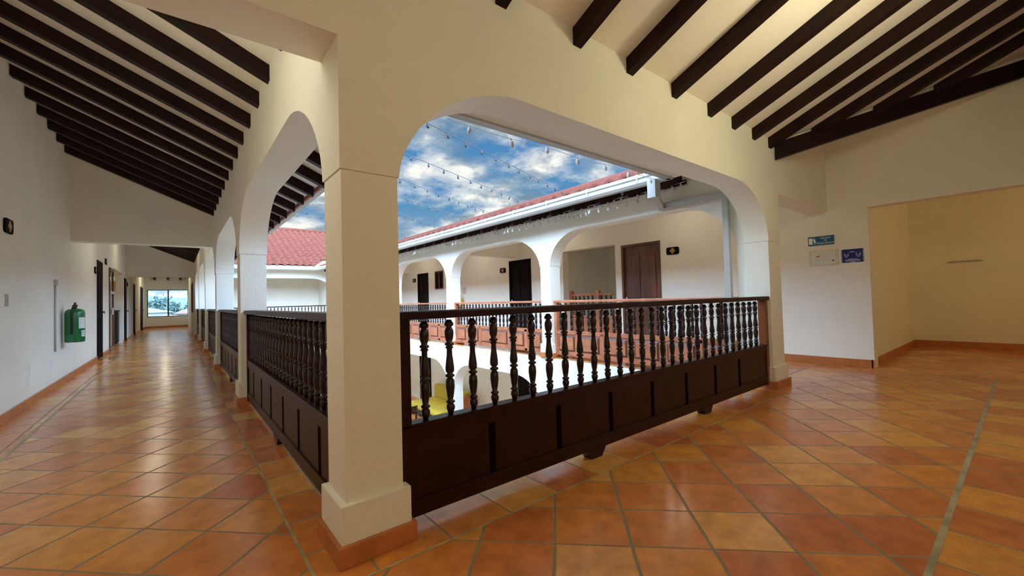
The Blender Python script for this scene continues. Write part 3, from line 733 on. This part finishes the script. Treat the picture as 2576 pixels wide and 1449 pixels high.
# emergency exit sign
RX = (math.pi / 2, 0, -math.pi / 2)   # text facing -x
t = thing('exit_sign', 'blue emergency exit sign with white running figure, topmost on the wall past the right pillar', 'sign', (XF, .14, 1.77))
box('sign_board', teal, (-.008, 0, -.155, .155, -.065, .065), t)
bm = new(); bx(bm, -.010, -.008, .10, .145, -.045, .045); done(bm, 'pictogram_door', [white], t)
bm = new()
for pts in ([(.085, .03), (.073, .03), (.073, .043), (.085, .043)], [(.09, -.005), (.062, -.01), (.066, .026), (.086, .026)], [(.088, -.008), (.076, -.045), (.066, -.045), (.076, -.006)],
            [(.076, -.008), (.055, -.03), (.047, -.025), (.066, -.002)], [(.10, .012), (.085, .02), (.087, .026), (.103, .018)]):
    prism(bm, pts, -.002, 'x', -.008)
done(bm, 'running_figure', [white], t)
text('lettering', 'SALIDA', .036, white, t, (-.009, -.055, .035), RX); text('lettering', 'DE', .030, white, t, (-.009, -.055, 0), RX)
text('lettering', 'EMERGENCIA', .034, white, t, (-.009, -.055, -.038), RX)
t = thing('evacuation_plan', 'framed pale evacuation plan in clear acrylic with corner screws below the blue exit sign', 'sign', (XF, .12, 1.52))
box('acrylic_plate', acryl, (-.010, -.004, -.17, .17, -.11, .11), t, .001)
box('plan_sheet', labelm, (-.012, -.0102, -.14, .14, -.085, .085), t)
box('red_mark', redm, (-.0135, -.012, .04, .085, .015, .033), t); box('black_mark', black, (-.0135, -.012, -.125, -.105, -.055, -.035), t)
bm = new()
for a, b, z in ((-.03, .12, -.02), (-.10, .02, -.045), (.0, .10, -.06), (-.12, -.02, .04), (.02, .06, .06), (-.06, .0, 0)): bx(bm, -.0128, -.012, a, b, z, z + .004)
done(bm, 'plan_lines', [grey], t)
for a in (-.155, .155):
    for b in (-.095, .095):
        bm = new(); lathe(bm, [(.007, 0), (.007, .006)], 8); o = done(bm, 'screw', [metal], t); o.location = (-.009, a, b); o.rotation_euler = (0, -math.pi / 2, 0)
t = thing('distance_poster', 'navy blue notice with pale hand shapes and perforated edges, right of the framed plan', 'sign', (XF, -.21, 1.52))
box('poster_sheet', white, (-.002, 0, -.128, .128, -.098, .098), t); box('blue_field', navy, (-.004, -.002, -.112, .112, -.092, .092), t)
bm = new()
for i in range(9):
    for s in (-1, 1): bx(bm, -.0045, -.002, s * .118 - .006, s * .118 + .006, -.088 + i * .0205, -.078 + i * .0205)
done(bm, 'edge_marks', [navy], t)
bm = new()
for s in (-1, 1):
    c = s * .065
    for dy, h in ((-.022, .045), (-.010, .012), (.010, .012), (.022, .045)): bx(bm, -.005, -.004, c + dy - .0035, c + dy + .0035, .0 if abs(dy) > .02 else -.018, h + (0 if abs(dy) > .02 else .012))
    prism(bm, [(c - .02, .0), (c - .008, -.022), (c + .008, -.022), (c + .02, .0), (c + .013, .004), (c, -.012), (c - .013, .004)], -.001, 'x', -.004)
prism(bm, [(-.035, .048), (.035, .048), (.02, .058), (0, .063), (-.02, .058)], -.001, 'x', -.004)
done(bm, 'hand_shapes', [lilac], t)
bm = new()
for z, w_ in ((-.045, .055), (-.058, .085), (-.071, .08), (-.084, .03)): bx(bm, -.005, -.004, -w_, w_, z - .004, z + .004)
done(bm, 'caption_lines', [lilac], t)

# ------------------------------------------------------------------ fire extinguishers
def extinguisher(loc, m, label, r=.105, h=.47, rz=0.0, labels=True):
    t = thing('fire_extinguisher', label, 'fire extinguisher', loc, rz)
    bm = new(); lathe(bm, [(r * .9, 0), (r, .015), (r, h - .06), (r * .93, h - .03), (r * .7, h - .008), (r * .3, h)], 24); done(bm, 'cylinder', [m], t, True)
    bm = new(); lathe(bm, [(.022, h - .002), (.022, h + .03), (.03, h + .035), (.03, h + .05), (.015, h + .06)], 12)
    bx(bm, -.012, .012, -.02, .07, h + .05, h + .062); bx(bm, -.012, .012, -.02, .075, h + .08, h + .09); bx(bm, -.01, .01, -.02, .0, h + .05, h + .085)
    done(bm, 'valve', [black], t)
    bm = new(); tube(bm, [(0, -.03, h + .03), (-.01, -.10, h + .02), (-.02, -r - .02, h - .06), (-.02, -r - .015, .12)], .011, 8); done(bm, 'hose', [black], t, True)
    if labels:
        for z0, z1, a0, a1 in ((.20, .36, -62, -8), (.08, .17, -45, -12)):
            bm = new(); n = 8; R_ = r + .0012
            for i in range(n):
                q = [math.radians(a0 + (a1 - a0) * (i + k) / n) for k in (0, 1)]
                bm.faces.new([bm.verts.new((R_ * math.cos(a), R_ * math.sin(a), z)) for a, z in ((q[0], z0), (q[1], z0), (q[1], z1), (q[0], z1))])
            lo = done(bm, 'label', [labelm], t, True)
            bm = new(); R_ = r + .002
            for j in range(4):
                z = z1 - .02 - j * (z1 - z0 - .03) / 4
                q = [math.radians(a0 + (a1 - a0) * k) for k in (.2, .8 if j % 2 else .6)]
                bm.faces.new([bm.verts.new((R_ * math.cos(a), R_ * math.sin(a), zz_)) for a, zz_ in ((q[0], z - .008), (q[1], z - .008), (q[1], z), (q[0], z))])
            done(bm, 'printing', [ink], lo)
    bm = new(); bx(bm, -r - .03, -r + .01, -.02, .02, h - .14, h - .08); done(bm, 'wall_bracket', [metal], t)
    return t
extinguisher((-1.655, 7.10, .59), green, 'green fire extinguisher with white labels hung on the left corridor wall', r=.108, h=.49)
extinguisher((XF - .12, 9.80, .82), yellowen, 'small yellow fire extinguisher on the wall across the courtyard beyond the handrail', r=.09, h=.30, rz=math.pi)
t = thing('conduit', 'grey conduit with junction box on the left wall beside the green extinguisher', 'conduit', (XW, 6.62, 0))
bm = new(); tube(bm, [(.012, 0, .5), (.012, 0, 1.42)], .010, 8); done(bm, 'pipe', [gutterm], t, True); box('junction_box', grey, (0, .03, -.04, .06, 1.40, 1.48), t, .004)
tag(box('notice_sheet', mat('pink_notice', (.70, .52, .48), .7), (XF - .004, XF, 9.60, 9.83, 1.25, 1.48)), 'faded pink notice above the yellow extinguisher', 'notice')
t = thing('warning_sign', 'yellow warning sign inside the recess of the left corridor', 'sign', (-2.12, 16.2, 1.78))
box('sign_board', yellowen, (-.16, .16, -.008, 0, -.16, .16), t); bm = new(); prism(bm, [(-.09, -.08), (.09, -.08), (0, .09)], -.002, 'y', -.008); done(bm, 'triangle', [black], t)
t = thing('cabinet', 'dark wooden cabinet with pale top inside the recess of the left corridor', 'cabinet', (-2.1, 16.0, 0))
box('body', cabblack, (-.28, .22, -.2, .19, .04, 1.0), t, .005); box('top', cabblack, (-.30, .24, -.22, .19, 1.0, 1.03), t, .004)
box('name_plate', labelm, (-.12, .06, -.205, -.2, .88, .95), t); box('foot_rail', cabblack, (-.26, .2, -.18, .17, 0, .04), t)
for a in (-.26, .0): box('door_front', cabblack, (a, a + .22, -.21, -.2, .1, .8), t, .003)

# ------------------------------------------------------------------ lower storey furniture
t = thing('sofa', 'yellow upholstered sofa with dark wooden end in the lower storey, seen between the balusters', 'sofa', (6.3, 10.3, ZL))
def cush(name, a, bev, par): return box(name, yellowcloth, a, par, bev)
box('base', cabblack, (-.75, .38, -1.15, 1.05, .12, .28), t, .03)
cush('seat_cushion', (-.82, .25, -1.05, .02, .27, .44), .07, t); cush('seat_cushion', (-.82, .25, .03, 1.05, .27, .44), .07, t)
cush('back_cushion', (.12, .36, .03, 1.0, .40, .88), .08, t); cush('back_cushion', (.12, .36, -1.03, .02, .40, .88), .08, t)
box('end_board', orangewood, (-.5, .4, -1.22, -1.12, .0, .80), t, .02)
for x in (-.68, .3):
    for y in (-1.0, .95): box('leg', cabblack, (x - .03, x + .03, y - .03, y + .03, 0, .13), t)
t = thing('slatted_chair', 'dark slatted wooden chair in the lower storey at the foot of the corner pillar', 'chair', (4.85, 10.1, ZL), math.radians(15))
bx_ = [(-.22, .22)]
for x in (-.2, .2):
    for y, h in ((-.2, .42), (.2, .42)): box('leg', balw, (x - .02, x + .02, y - .02, y + .02, 0, h), t)
box('seat', balw, (-.23, .23, -.23, .23, .40, .43), t, .005)
box('armrest', balw, (-.25, -.19, -.24, .24, .50 - .2 + .02, .34), t, .004) if False else None
for s in (-1, 1): box('armrest', balw, (s * .22 - .025, s * .22 + .025, -.24, .24, .50, .53), t, .004)
for i in range(6): box('slat', balw, (-.17 + i * .068 - .012, -.17 + i * .068 + .012, -.225, -.2, .43, .56), t)
box('back_rail', balw, (-.24, .24, -.235, -.19, .55, .60), t, .004)

# ------------------------------------------------------------------ string lights over the courtyard
def bulb_mesh():
    bm = new(); lathe(bm, [(.005, 0), (.006, -.012), (.011, -.018), (.012, -.035), (.004, -.05)], 6); bmesh.ops.recalc_face_normals(bm, faces=bm.faces)
    me = bpy.data.meshes.new('bulb'); bm.to_mesh(me); bm.free(); me.materials.append(bulbm); return me
BMD = bulb_mesh(); BMW = bulb_mesh(); BMW.materials[0] = mat('frosted_bulb', (.7, .7, .67), .3)
def string(p0, p1, sag, label, nb, m, r=.0035, path=None):
    BM = BMW if m is wirew else BMD
    t = thing('string_light', label, 'string lights', p0, 0, 'string lights over the courtyard')
    p0, p1 = Vector(p0), Vector(p1)
    P = (lambda u: (p0.lerp(p1, u) - Vector((0, 0, sag * 4 * u * (1 - u))))) if path is None else path
    bm = new(); n = 24 if path is None else 60
    tube(bm, [P(i / n) - p0 for i in range(n + 1)], r, 5); done(bm, 'cable', [m], t)
    for i in range(nb):
        u = (i + .5) / nb; q = P(u) - p0
        o = bpy.data.objects.new('bulb', BM); COL.objects.link(o); o.parent = t; o.location = q; o.rotation_euler = (random.uniform(-.3, .3), random.uniform(-.3, .3), 0); o.scale = (1.5,) * 3 if m is wirew else (1, 1, 1)
for i, (a, b) in enumerate(((1.25, 2.54), (1.95, 3.38), (2.6, 4.34), (3.15, 5.08), (3.75, 6.16), (5.2, 7.6))):
    string((ex0 + .13, a, 2.50), (ex1 - .08, b, 2.60), .0 if i < 5 else .05, 'thin string of lights crossing the open sky of the courtyard, %s from the near side' % ORD[i], 12, wire)
def wallpath(u):
    return Vector((4.60 + .01 * math.sin(60 * u), 1.0 + 13 * u, 2.50 - .012 * abs(math.sin(45 * u))))
string(wallpath(0), wallpath(1), 0, 'white string of lights along the top of the wall across the courtyard', 100, wirew, .006, wallpath)
def zig(u):
    s = u * 13; k = int(s); f_ = s - k
    x = 4.58 if k % 2 == 0 else 4.22; x2 = 4.22 if k % 2 == 0 else 4.58
    return Vector((x + (x2 - x) * f_, 1.3 + s * .96, 2.45 - .03 * math.sin(math.pi * f_) - .12 * (1 if x < 4.4 else 0) * (1 - f_) - .12 * (1 if x2 < 4.4 else 0) * f_))
string(zig(0), zig(.9999), 0, 'white string of lights zigzagging below the eave rafters across the courtyard', 96, wirew, .006, zig)
def edge(u): return Vector((1.1 + 2.9 * u, ey0 + .135, 2.43 - .02 * abs(math.sin(9 * u))))
string(edge(0), edge(1), 0, 'string of lights clipped along the near gutter above the big arch', 7, wirew, .003, edge)

# ------------------------------------------------------------------ the view out of the end window
tag(box('far_ground', groundm, (-500, 500, 30, 600, -3.6, -3.4)), 'hazy open ground beyond the corridor window', 'ground', None, 'structure')
bm = new(); pts = [(-220, -3.5)] + [(-220 + i * 20, 8.2 + 1.3 * math.sin(i * .9) + .8 * math.sin(i * 2.1)) for i in range(23)] + [(220, -3.5)]
prism(bm, pts, 60, 'y', 300); tag(done(bm, 'hill', [hillm]), 'pale blue green hill ridge on the horizon through the window', 'hill')
def tree(x, y, h, rad, label):
    t = thing('tree', label, 'tree', (x, y, -3.5), 0, 'trees beyond the window')
    bm = new(); tube(bm, [(0, 0, 0), (.1, 0, h * .35), (-.05, .1, h * .75)], .10, 7)
    for k in range(5):
        a = k * 1.3; tube(bm, [(.05, 0, h * (.35 + .06 * k)), (rad * .6 * math.cos(a), rad * .6 * math.sin(a), h * (.6 + .06 * k))], .04, 5)
    done(bm, 'trunk', [bark], t)
    bm = new()
    for k in range(420):
        c = k % 9; ca = c * 2.4; cr = rad * .6 * (c % 3) / 2
        cx_, cy_, cz_ = cr * math.cos(ca), cr * math.sin(ca), h * (.62 + .30 * ((c * 5) % 9) / 9)
        p = Vector((cx_ + random.gauss(0, rad * .22), cy_ + random.gauss(0, rad * .22), cz_ + random.gauss(0, h * .045)))
        s = random.uniform(.10, .22); d1 = Vector((random.uniform(-1, 1), random.uniform(-1, 1), random.uniform(-1, 1))).normalized() * s; d2 = d1.orthogonal().normalized() * s * .7
        bm.faces.new([bm.verts.new(p + v) for v in (d1, d2, -d1, -d2)])
    done(bm, 'foliage', [leaf], t)
tree(-2.2, 68, 6.4, 1.3, 'tall hazy tree in the left pane of the corridor window')
tree(-3.3, 74, 5.9, .8, 'smaller hazy tree at the left edge of the corridor window')
tree(-.75, 64, 5.5, .9, 'hazy tree in the right pane of the corridor window')
tree(.9, 72, 5.2, .9, 'low hazy tree at the right edge of the corridor window')
def house(x, y, w_, h, rh, m, label, rz=0.0):
    t = thing('house', label, 'house', (x, y, -3.5), rz)
    box('wall', farwall, (-w_ / 2, w_ / 2, 0, 5, 0, h), t)
    bm = new(); prism(bm, [(-w_ / 2 - .3, h), (w_ / 2 + .3, h), (0, h + rh)], 5.6, 'y', -.3); done(bm, 'roof', [m], t)
house(-2.7, 46, 3.4, 4.2, .5, farroof2, 'pale roofed house low in the left pane of the corridor window')
house(1.75, 48, 4.4, 4.0, 1.0, farroof, 'house with orange roof low in the right pane of the corridor window')
house(-1.0, 40, 5.0, 3.6, .4, farroof2, 'nearest pale roof along the bottom of the corridor window')
tag(box('courtyard_ground', concrete, (XA1, XE0, YA1, YN0, ZL - .06, ZL + .005)), 'pale paving of the courtyard floor', 'paving', None, 'structure')

# ------------------------------------------------------------------ unseen gallery lamps, all but the right corridor one added to brighten interiors
def lamp(loc, rz, power, col, label, r=.14):
    t = thing('added_wall_lamp', label, 'lamp', loc, rz)      # local +x points away from the wall
    bm = new(); prism(bm, rrect(.12, .22, .04), .02, 'x', 0); done(bm, 'back_plate', [black], t)
    bm = new(); tube(bm, [(.02, 0, -.02), (.10, 0, -.06), (.16, 0, -.03)], .01, 6); done(bm, 'arm', [black], t, True)
    bm = new(); lathe(bm, [(.02, -.03), (.06, -.02), (.06, -.01)], 12, .16, 0); done(bm, 'cup', [black], t, True)
    l = bpy.data.lights.new('unseen_lamp_bulb', 'POINT'); l.energy = power; l.color = col; l.shadow_soft_size = r
    o = bpy.data.objects.new('unseen_lamp_bulb', l); COL.objects.link(o); o.parent = t; o.location = (.26, 0, .12)
def hanging(loc, power, col, label):
    t = thing('unseen_hanging_lamp', label, 'lamp', loc)
    bm = new(); tube(bm, [(0, 0, .08), (0, 0, .16)], .006, 6); done(bm, 'chain', [black], t, True)
    bm = new(); lathe(bm, [(.02, .09), (.10, .03), (.11, .02), (.02, .06)], 16); done(bm, 'shade', [black], t, True)
    l = bpy.data.lights.new('unseen_lamp_bulb', 'POINT'); l.energy = power; l.color = col; l.shadow_soft_size = .12
    o = bpy.data.objects.new('unseen_lamp_bulb', l); COL.objects.link(o); o.parent = t; o.location = (0, 0, -.13)
WARM = (1.0, .90, .66)
lamp((-.3, -5.0, 1.95), math.pi / 2, 12, WARM, 'added black wall lamp for fill light in the hall behind the viewer')
lamp((8.0, -4.6, 1.9), math.pi / 2, 8, (1.0, .74, .36), 'added black wall lamp brightening the recess at far right, outside the view')
hanging((2.9, -1.55, 2.72), 13, (1.0, .88, .58), 'hanging lamp over the right corridor, above the view')
hanging((-1.0, .45, 2.45), 9, (1.0, .93, .74), 'added hanging lamp brightening the left corridor, above the view')  # added out of view to brighten the corridor, like those below
for i, (y, p_) in enumerate(((2.0, 4), (5.2, 4), (8.6, 4), (12.2, 4))):
    hanging((5.85, y, 2.72), p_, (1.0, .86, .68), 'added hanging lamp brightening the far gallery above its %s arch, hidden behind the wall' % ORD[i])
hanging((-.9, 9.6, 2.66), 4, (1.0, .90, .70), 'added hanging lamp for fill light beyond the wide cross beam of the left corridor')
hanging((-.9, 14.0, 3.02), 5, (1.0, .90, .70), 'added hanging lamp for fill light beside the recess of the left corridor')
hanging((-.9, 24.3, 2.62), 9, (1.0, .90, .66), 'added hanging lamp for fill light near the window of the left corridor')
tag(box('wall_plate', darkwood, (XE0 - .03, XE0, 1.0, YN0, 2.47, 2.525)), 'long dark timber along the top of the white wall across the courtyard', 'beam')
